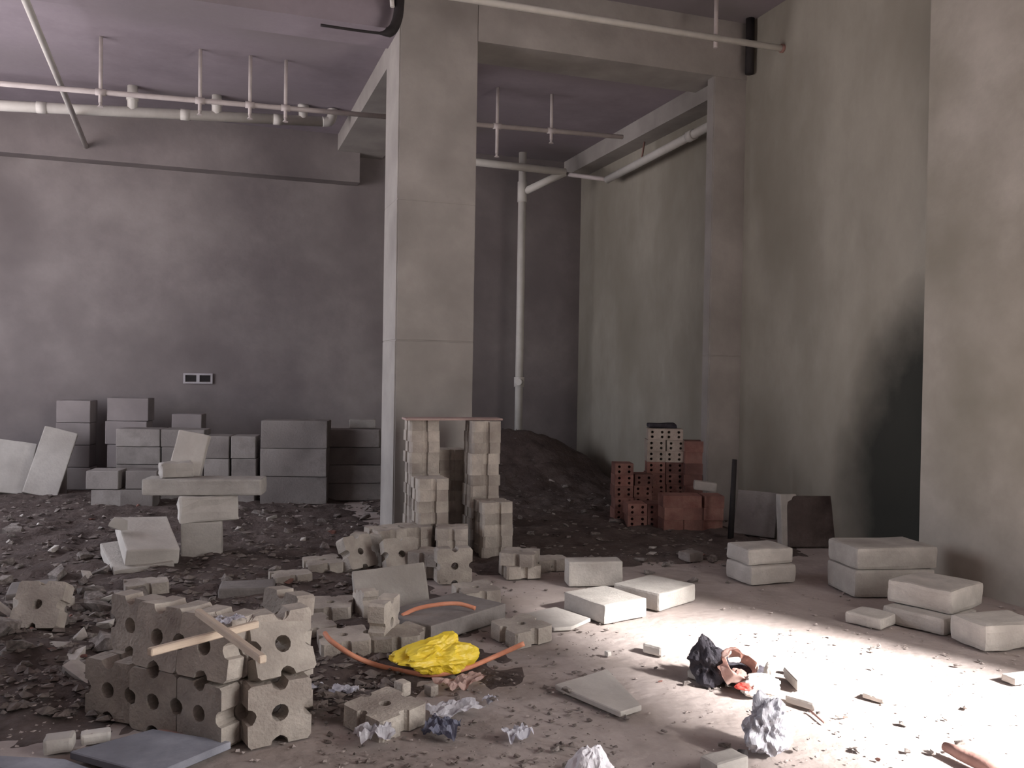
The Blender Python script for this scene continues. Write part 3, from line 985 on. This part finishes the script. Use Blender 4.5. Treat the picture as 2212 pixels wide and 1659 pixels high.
plate('floor_tile', [(1130, 1333), (1196, 1364), (1235, 1362), (1276, 1343), (1200, 1318)], 0.022, M['slab'], 'flat pale tile lying left of the largest loose block', 'tile')
plate('broken_tile', [(1198, 1490), (1340, 1551), (1386, 1536), (1312, 1456)], 0.026, M['slab'], 'broken triangular tile lying in the middle foreground', 'tile')
qbox((1428, 1421), (1447, 1414), (1390, 1408), 1399, M['slab'], 'brick', 'small brick casting a shadow behind the broken tile', 'brick', None)
qbox((1527, 1478), (1554, 1468), (1488, 1462), 1462, M['slab'], 'brick', 'small brick left of the rubbish heap', 'brick', None)
qbox((1312, 1420), (1322, 1418), (1304, 1417), 1409, M['slab'], 'stone', 'tiny pale stone on the floor left of the small shadowed brick', 'stone', None, bev=0.006)
qbox((1760, 1538), (1776, 1530), (1692, 1518), 1520, M['slab'], 'brick', 'pale brick with a shaded side right of the rubbish heap', 'brick', None)
plate('tile_piece', [(1692, 1462), (1722, 1494), (1756, 1482), (1748, 1470)], 0.05, M['slab'], 'white tile piece tilted at the edge of the rubbish heap', 'tile')
qbox((1910, 1522), (1926, 1514), (1862, 1508), 1510, M['slab'], 'brick', 'lone flat brick in the middle of the sunlit patch', 'brick', None)
qbox((2192, 1482), (2270, 1470), (2150, 1472), 1466, M['slab'], 'brick', 'pale block at the right edge of the sunlit patch', 'brick', None)
qbox((1548, 1690), (1618, 1670), (1508, 1668), 1652, M['slab'], 'brick', 'pale brick at the bottom edge right of the white bag', 'brick', None)
qbox((870, 1508), (888, 1502), (850, 1500), 1478, M['paver'], 'brick_end', 'broken brick end just below the yellow bag', 'brick', None, bev=0.008)
qbox((930, 1507), (948, 1502), (912, 1500), 1484, M['paver'], 'brick_end', 'broken brick end right of the one below the yellow bag', 'brick', None, bev=0.008)
qbox((470, 1303), (592, 1298), (466, 1284), 1272, M['aac'], CB, 'grey block lying behind the crossed sticks', 'block', None)
qbox((590, 1338), (620, 1336), (585, 1328), 1322, M['slab'], 'brick', 'small pale brick right of the crossed sticks', 'brick', None, height=0.05)
qbox((10, 1325), (118, 1316), (-40, 1300), 1284, M['aac'], 'broken_slab', 'broken grey slab lying at the left edge', 'slab', None)
qbox((60, 1480), (270, 1440), (40, 1455), 1462, M['aac'], 'long_slab', 'long grey slab half buried in the left rubble', 'slab', None)
qbox((1490, 1216), (1520, 1212), (1486, 1206), 1196, M['rubble'], 'stone', 'grey stone in the dark floor left of the stacked blocks', 'stone', None)

# board and blocks at the lower left
plate('board', [(150, 1640), (330, 1690), (500, 1618), (330, 1590)], 0.03, M['board'], 'blue-grey board lying at the bottom left', 'board', 0.01)
plate('plank_offcut', [(340, 1584), (352, 1594), (500, 1606), (498, 1598)], 0.02, M['rust'], 'brown plank offcut behind the blue-grey board', 'plank', 0.006)
plate('board', [(-60, 1640), (60, 1700), (330, 1720), (140, 1650)], 0.02, M['board'], 'pale board corner at the very bottom left', 'board', 0.006)
qbox((92, 1634), (158, 1626), (76, 1618), 1600, M['slab'], 'brick', 'left of two pale bricks behind the blue-grey board', 'brick', None)
qbox((174, 1614), (240, 1604), (162, 1602), 1590, M['slab'], 'brick', 'right of two pale bricks behind the blue-grey board', 'brick', None)

# crossed sticks
def stick(pa, pb, za, zb, label, sec=0.027):
    a, b = G(*pa, za), G(*pb, zb)
    L = (b - a).length
    bm = bmesh.new()
    add_box(bm, 0, L, -sec / 2, sec / 2, -sec / 2, sec / 2)
    bmesh.ops.bevel(bm, geom=bm.edges[:], offset=0.004, segments=1, affect='EDGES')
    o = mesh_obj('timber_stick', bm_mesh(bm, 'timber_stick'), M['wood'], None, a)
    o.rotation_euler = (b - a).to_track_quat('X', 'Z').to_euler()
    return tag(o, label, 'stick')


stick((322, 1409), (556, 1348), 0.515, 0.50, 'pale square stick lying across the paver pile, lower of the crossed pair')
stick((428, 1322), (568, 1425), 0.55, 0.545, 'pale square stick pointing down to the right, upper of the crossed pair')

# ------------------------------------------------------------------ hose
def gz(px, py, z):
    return G(px, py, z)


hp = smooth_path([gz(702, 1368, 0.16), gz(716, 1385, 0.15), gz(760, 1415, 0.10), gz(805, 1434, 0.05), gz(860, 1448, 0.02), gz(930, 1458, 0.02), gz(1000, 1446, 0.03), gz(1065, 1420, 0.04), gz(1132, 1390, 0.11)], 6)
o = tube('orange_hose', hp, 0.0125, M['hose'], None, 8)
tag(o, 'orange hose sagging from the pavers under the yellow bag', 'hose')
hp = smooth_path([gz(868, 1330, 0.10), gz(900, 1315, 0.13), gz(945, 1306, 0.15), gz(990, 1304, 0.15), gz(1027, 1314, 0.13)], 6)
o = tube('orange_hose', hp, 0.0125, M['hose'], None, 8)
tag(o, 'short curve of orange hose over the dark wedge slab', 'hose')

# ------------------------------------------------------------------ bags and papers
def crumple(name, sx, sy, sz, seed, m, label, cat, pos, yaw=0.0, amp=0.35, freq=2.2, sub=4, shape=None, tilt=(0, 0)):
    bm = bmesh.new()
    bmesh.ops.create_icosphere(bm, subdivisions=sub, radius=1.0)
    o_ = Vector((seed * 5.1, seed * 2.3, seed * 7.7))
    for v in bm.verts:
        d = v.co.normalized()
        r = 1.0
        r += amp * 1.1 * noise.noise(d * freq * 0.8 + o_)
        r += amp * 0.55 * (0.5 - abs(noise.noise(d * freq * 1.5 + o_)) * 2)
        r += amp * 0.16 * (0.5 - abs(noise.noise(d * freq * 3.2 + o_)) * 2)
        p = d * r
        if shape:
            p = shape(p)
        v.co = Vector((p.x * sx / 2, p.y * sy / 2, p.z * sz / 2))
    lo = min(v.co.z for v in bm.verts)
    cut = lo + sz * 0.14
    for v in bm.verts:
        v.co.z = max(v.co.z, cut) - cut
    o = mesh_obj(name, bm_mesh(bm, name, False), m, None, pos, (tilt[0], tilt[1], yaw))
    return tag(o, label, cat)


def sheet(name, w, d, seed, m, label, pos, yaw=0.0, amp=0.03, n=14, cat='paper', fold=0.0, ragged=0.2):
    rn = random.Random(seed)
    bm = bmesh.new()
    g = []
    o_ = Vector((seed * 1.7, seed * 3.1, 0))
    for j in range(n + 1):
        for i in range(n + 1):
            u, v = 2 * i / n - 1, 2 * j / n - 1
            e = 1 + ragged * noise.noise(Vector((u * 1.7, v * 1.7, seed)))
            z = amp * ((0.6 - abs(noise.noise(Vector((u * 1.3, v * 1.3, 0)) + o_)) * 1.6) + (0.4 - abs(noise.noise(Vector((u * 2.8, v * 2.8, 2)) + o_))) * 0.45) + fold * abs(u)
            g.append(bm.verts.new((u * e * w / 2, v * e * d / 2, z)))
    for j in range(n):
        for i in range(n):
            a = j * (n + 1) + i
            bm.faces.new((g[a], g[a + 1], g[a + n + 2], g[a + n + 1]))
    lo = min(v.co.z for v in bm.verts)
    for v in bm.verts:
        v.co.z -= lo
    ret = bmesh.ops.solidify(bm, geom=bm.faces[:], thickness=0.0015)
    o = mesh_obj(name, bm_mesh(bm, name), m, None, pos, (0, 0, yaw))
    return tag(o, label, cat)


p = G(950, 1478)
crumple('yellow_bag', 0.38, 0.20, 0.21, 3, M['yellow'], 'crumpled bright yellow plastic bag on the floor', 'bag', (p.x, p.y + 0.12, 0.012), R(12), 0.34, 1.6, 5,
        lambda q: Vector((q.x, q.y, q.z * (0.8 + 0.35 * q.x))))
p = G(1690, 1640)
crumple('grey_bag', 0.18, 0.15, 0.22, 8, M['greybag'], 'crumpled translucent grey bag standing at the edge of the sunlit patch', 'bag', (p.x - 0.02, p.y + 0.07, 0.0), R(10), 0.42, 1.9, 5)
p = G(1292, 1745)
crumple('white_bag', 0.20, 0.15, 0.22, 14, M['whitebag'], 'white plastic bag with a peaked top at the bottom edge', 'bag', (p.x, p.y + 0.05, 0.0), R(0), 0.3, 1.7, 5,
        lambda q: Vector((q.x * (1.0 - 0.42 * q.z), q.y * (1.0 - 0.42 * q.z), q.z)))
p = G(1000, 1497)
sheet('crumpled_paper', 0.22, 0.13, 4, M['pinkpaper'], 'pinkish-white crumpled paper beside the yellow bag', (p.x, p.y + 0.05, 0.004), 0.4, 0.05)
p = G(985, 1553)
sheet('plastic_scrap', 0.24, 0.13, 5, M['whitebag'], 'white plastic scrap right of the foreground paver', (p.x, p.y + 0.04, 0.004), 0.2, 0.05, cat='plastic')
p = G(958, 1597)
sheet('blue_scrap', 0.15, 0.14, 6, M['bluepaper'], 'bluish crumpled scrap below the white plastic scrap', (p.x, p.y + 0.04, 0.004), 0.9, 0.05)
p = G(812, 1612)
sheet('plastic_scrap', 0.14, 0.10, 7, M['whitebag'], 'white plastic scrap at the front corner of the foreground paver', (p.x, p.y + 0.02, 0.004), 0.1, 0.06, cat='plastic')
p = G(1120, 1600)
sheet('paper_scrap', 0.12, 0.08, 8, M['paper'], 'white paper scrap left of the white peaked bag', (p.x, p.y + 0.02, 0.004), 0.3, 0.03)
p = G(1060, 1524)
sheet('paper_scrap', 0.055, 0.05, 9, M['paper'], 'small bright paper scrap right of the pinkish paper', (p.x, p.y + 0.01, 0.004), 0.7, 0.03)
p = G(678, 1488)
sheet('paper_scrap', 0.10, 0.06, 10, M['paper'], 'white paper scrap right of the foreground paver pile', (p.x, p.y + 0.01, 0.004), 0.1, 0.015)
p = G(745, 1502)
sheet('paper_scrap', 0.12, 0.07, 11, M['paper'], 'torn paper scrap behind the foreground paver', (p.x, p.y + 0.01, 0.004), -0.4, 0.03)
p = G(509, 1512)
crumple('paper_ball', 0.05, 0.05, 0.05, 12, M['paper'], 'small white paper ball stuck between the foreground pavers', 'paper', (p.x + 0.005, p.y - 0.21, 0.165), 0, 0.25, 2, 3)
p = G(492, 1450, 0.3)
sheet('paper_scrap', 0.11, 0.08, 13, M['paper'], 'white paper scrap lying on the paver pile under the sticks', (p.x, p.y, 0.49), 0.5, 0.03)
p = G(488, 1606)
crumple('paper_twist', 0.025, 0.03, 0.10, 15, M['whitebag'], 'white twist of plastic at the left foot of the paver pile', 'plastic', (p.x, p.y + 0.02, 0.0), 0, 0.3, 2, 3)

# rubbish heap
def ring_wrap(name, r0, r1, seed, m, label, cat, pos, yaw, tilt, amp=0.034, arc=5.2):
    """a crumpled band of wrapping curled into an open ring"""
    bm = bmesh.new()
    rings = []
    n, k = 40, 9
    for i in range(n + 1):
        t = arc * i / n
        c = Vector((math.cos(t) * r0, math.sin(t) * r0, 0))
        row = []
        for j in range(k):
            f = j / (k - 1) * 2 - 1
            q = c + Vector((math.cos(t), math.sin(t), 0)) * (0.35 * r1 * (1 - f * f)) + Vector((0, 0, f * r1))
            q += noise.noise_vector(q * 22 + Vector((seed, 0, 0))) * amp
            row.append(bm.verts.new(q))
        rings.append(row)
    for a_, b_ in zip(rings, rings[1:]):
        for j in range(k - 1):
            bm.faces.new((a_[j], a_[j + 1], b_[j + 1], b_[j]))
    bmesh.ops.solidify(bm, geom=bm.faces[:], thickness=0.004)
    o = mesh_obj(name, bm_mesh(bm, name, True), m, None, pos, (tilt[0], tilt[1], yaw))
    return tag(o, label, cat)


p = G(1632, 1512)
crumple('dark_bag', 0.17, 0.20, 0.20, 21, M['darkcloth'], 'torn dark bag at the back of the rubbish heap', 'bag', (p.x - 0.085, p.y + 0.27, 0.0), R(20), 0.45, 2.0, 4,
        lambda q: Vector((q.x * (1.0 - 0.45 * q.z) - 0.35 * q.z, q.y * (1.0 - 0.4 * q.z), q.z * 1.05)))
crumple('dark_scrap', 0.24, 0.14, 0.10, 27, M['darkcloth'], 'dark cloth scrap at the right rear of the rubbish heap', 'cloth', (p.x + 0.09, p.y + 0.25, 0.0), R(-25), 0.35, 1.6, 4)
ring_wrap('pink_wrapping', 0.075, 0.038, 3, M['pinkpaper'], 'pinkish wrapping curled into a ring on the rubbish heap', 'wrapping', (p.x + 0.005, p.y + 0.15, 0.10), R(-12), (R(48), R(10)))
crumple('white_sack', 0.21, 0.14, 0.10, 23, M['slab'], 'off-white sack at the front of the rubbish heap', 'sack', (p.x + 0.06, p.y + 0.055, 0.0), R(12), 0.28, 1.5, 4)
crumple('white_flap', 0.06, 0.05, 0.13, 29, M['slab'], 'pale pointed flap standing at the right of the rubbish heap', 'plastic', (p.x + 0.125, p.y + 0.07, 0.03), R(12), 0.22, 1.4, 3)
crumple('red_wrapper', 0.075, 0.04, 0.035, 24, M['redwrap'], 'small red wrapper at the front left of the rubbish heap', 'wrapper', (p.x - 0.045, p.y + 0.035, 0.04), R(-30), 0.3, 1.8, 3)
crumple('white_scrap', 0.10, 0.06, 0.05, 25, M['whitebag'], 'white scrap on top of the rubbish heap', 'plastic', (p.x - 0.03, p.y + 0.24, 0.135), R(-25), 0.3, 1.6, 3)
sheet('grey_wrapping', 0.15, 0.10, 26, M['greybag'], 'grey plastic sheet sticking out of the top of the rubbish heap', (p.x - 0.02, p.y + 0.37, 0.06), R(-20), 0.05, 12, 'plastic')
crumple('brown_scrap', 0.08, 0.07, 0.05, 31, M['rust'], 'brown scrap inside the pink ring of the rubbish heap', 'wrapper', (p.x + 0.01, p.y + 0.16, 0.045), R(10), 0.35, 2, 3)

# timber branch at the lower right
p, q = G(2040, 1612, 0.03), G(2190, 1680, 0.03)
o = tube('timber_offcut', [p, p + (q - p) * 0.25, p + (q - p) * 0.6, q], [0.018, 0.028, 0.032, 0.034], M['rust'], None, 9)
tag(o, 'dark splintered timber offcut at the lower right of the sunlit patch', 'timber')
p = G(1586, 1648)
o = mesh_obj('rubber_ring', tube_mesh([(0, 0, 0), (0, 0, 0.03)], 0.025, 14, 'rubber_ring'), M['black'], None, (p.x + 0.02, p.y, 0.024), (R(80), 0, R(40)))
tag(o, 'small black ring lying by the brick at the bottom edge', 'ring')
p, q = G(1750, 1535, 0.006), G(1782, 1562, 0.006)
o = tube('thin_twig', [p, q], 0.005, M['rust'], None, 6)
tag(o, 'thin dark twig beside the pale brick in the sunlit patch', 'twig')

# ------------------------------------------------------------------ rubble: counted chunks, then gravel
CH = [hull(1.0, 0.75, 0.55, 100 + i, 12 + i % 4) for i in range(8)]
for me in CH:
    me.materials.append(M['rubble'])
CHP = [hull(1.0, 0.7, 0.45, 200 + i, 11, name='pale_chunk') for i in range(4)]
for me in CHP:
    me.materials.append(M['slab'])
CHR = [hull(1.0, 0.6, 0.5, 300 + i, 10, name='red_chunk') for i in range(3)]
for me in CHR:
    me.materials.append(M['red'])
rr = random.Random(77)


def chunk(x, y, s, lab, grp, me, lift=0.0):
    lab = ('walnut-sized ' if s < 0.07 else 'fist-sized ' if s < 0.11 else 'brick-sized ') + lab if lift == 0 else lab
    z = ground(x, y) - 0.1 * s + lift
    o = mesh_obj('rubble_chunk', me, None, None, (x, y, z), (rr.uniform(-.4, .4), rr.uniform(-.4, .4), rr.uniform(0, 6.28)))
    o.scale = (s, s * rr.uniform(0.7, 1.1), s * rr.uniform(0.6, 1.0))
    tag(o, lab, 'rubble', grp)


ZONES = [
    # px0, px1, py0, py1, count, size range, label, group
    (0, 300, 1290, 1500, 84, 0.06, 0.24, 'grey broken rubble chunk heaped at the left frame edge', 'rubble heaped at the left edge'),
    (0, 320, 1090, 1280, 40, 0.06, 0.18, 'grey rubble chunk strewn left of the big tilted block', 'rubble around the big tilted block'),
    (300, 640, 1270, 1420, 38, 0.05, 0.15, 'grey rubble chunk lying around the crossed sticks', 'rubble around the crossed sticks'),
    (500, 820, 1085, 1200, 30, 0.05, 0.17, 'grey rubble chunk on the dark dirt before the block stacks', 'rubble before the block stacks'),
    (560, 860, 1210, 1330, 22, 0.05, 0.12, 'grey rubble chunk scattered before the paver heap', 'rubble before the paver heap'),
    (1080, 1330, 1040, 1200, 22, 0.05, 0.14, 'rubble chunk on the dark floor between pavers and red bricks', 'rubble between pavers and red bricks'),
    (1380, 1600, 1130, 1260, 16, 0.05, 0.12, 'rubble chunk below the wide red brick stack', 'rubble below the red bricks'),
]
for (a, b, c, d, n, s0, s1, lab, grp) in ZONES:
    lab0 = lab
    for i in range(n):
        qx, qy = rr.uniform(a, b), rr.uniform(c, d)
        q = G(qx, qy)
        col_ = ('left', 'middle', 'right')[min(2, int(3 * (qx - a) / (b - a)))]
        row_ = ('rear', 'centre', 'front')[min(2, int(3 * (qy - c) / (d - c)))]
        lab = lab0 + ', %s %s' % (row_, col_)
        s = s0 + (s1 - s0) * rr.random() ** 1.8
        k = rr.random()
        if k < 0.72:
            chunk(q.x, q.y, s, lab, grp, rr.choice(CH))
        elif k < 0.92:
            chunk(q.x, q.y, s, 'pale ' + lab.replace('grey ', '').replace('broken ', ''), grp, rr.choice(CHP))
        else:
            chunk(q.x, q.y, s * 0.8, 'reddish ' + lab.replace('grey ', '').replace('broken ', ''), grp, rr.choice(CHR))
# chips on the lit floor
for i in range(34):
    px, py = rr.uniform(1180, 2200), rr.uniform(1390, 1655)
    q = G(px, py)
    chunk(q.x, q.y, rr.uniform(0.02, 0.055), 'small brick chip on the open lit floor, %s' % (('beside the broken tile', 'left of the grey bag', 'right of the grey bag', 'near the right frame edge')[min(3, int((px - 1180) / 256))] + (' in front' if py > 1530 else ' farther back')), 'chips on the lit floor', rr.choice(CHR + CH), 0.004)


def gravel(name, zones, label, m, seed):
    rg = random.Random(seed)
    verts, faces = [], []
    for (a, b, c, d, n, s0, s1) in zones:
        for i in range(n):
            q = G(rg.uniform(a, b), rg.uniform(c, d))
            s = s0 + (s1 - s0) * rg.random() ** 2.5
            if q.y > YB - 0.1 or q.x > XW - 0.1 or (P0 - .05 < q.x < P1 + .05 and YP - .05 < q.y < PB + .05):
                continue
            z = ground(q.x, q.y)
            k = len(verts)
            an = rg.uniform(0, 6.28)
            ca, sa = math.cos(an), math.sin(an)
            for (x, y, zz) in ((1, 0, 0.1), (0.2, 0.8, 0.05), (-1, 0.1, 0.2), (-0.1, -0.75, 0), (rg.uniform(-.4, .4), rg.uniform(-.4, .4), rg.uniform(.25, .6)), (0, 0, -0.3)):
                x, y = x * rg.uniform(.7, 1.2), y * rg.uniform(.7, 1.2)
                verts.append((q.x + s * (x * ca - y * sa), q.y + s * (x * sa + y * ca), z + s * zz))
            for f in ((0, 1, 4), (1, 2, 4), (2, 3, 4), (3, 0, 4), (1, 0, 5), (2, 1, 5), (3, 2, 5), (0, 3, 5)):
                faces.append((k + f[0], k + f[1], k + f[2]))
    me = bpy.data.meshes.new(name)
    me.from_pydata(verts, [], faces)
    o = mesh_obj(name, me, m)
    return tag(o, label, 'gravel', None, 'stuff')


gravel('gravel', [(0, 850, 1060, 1560, 4200, 0.008, 0.05), (700, 1330, 1230, 1659, 900, 0.004, 0.022), (1080, 1620, 1030, 1225, 800, 0.008, 0.04)],
       'loose gravel and dusty debris over the dirty floor', M['gravel'], 5)
gravel('fine_grit', [(1100, 2212, 1350, 1659, 900, 0.002, 0.012), (1560, 2212, 1260, 1420, 300, 0.004, 0.02), (0, 1100, 1480, 1659, 500, 0.003, 0.016)],
       'fine grit scattered on the open floor in front', M['floor'], 6)
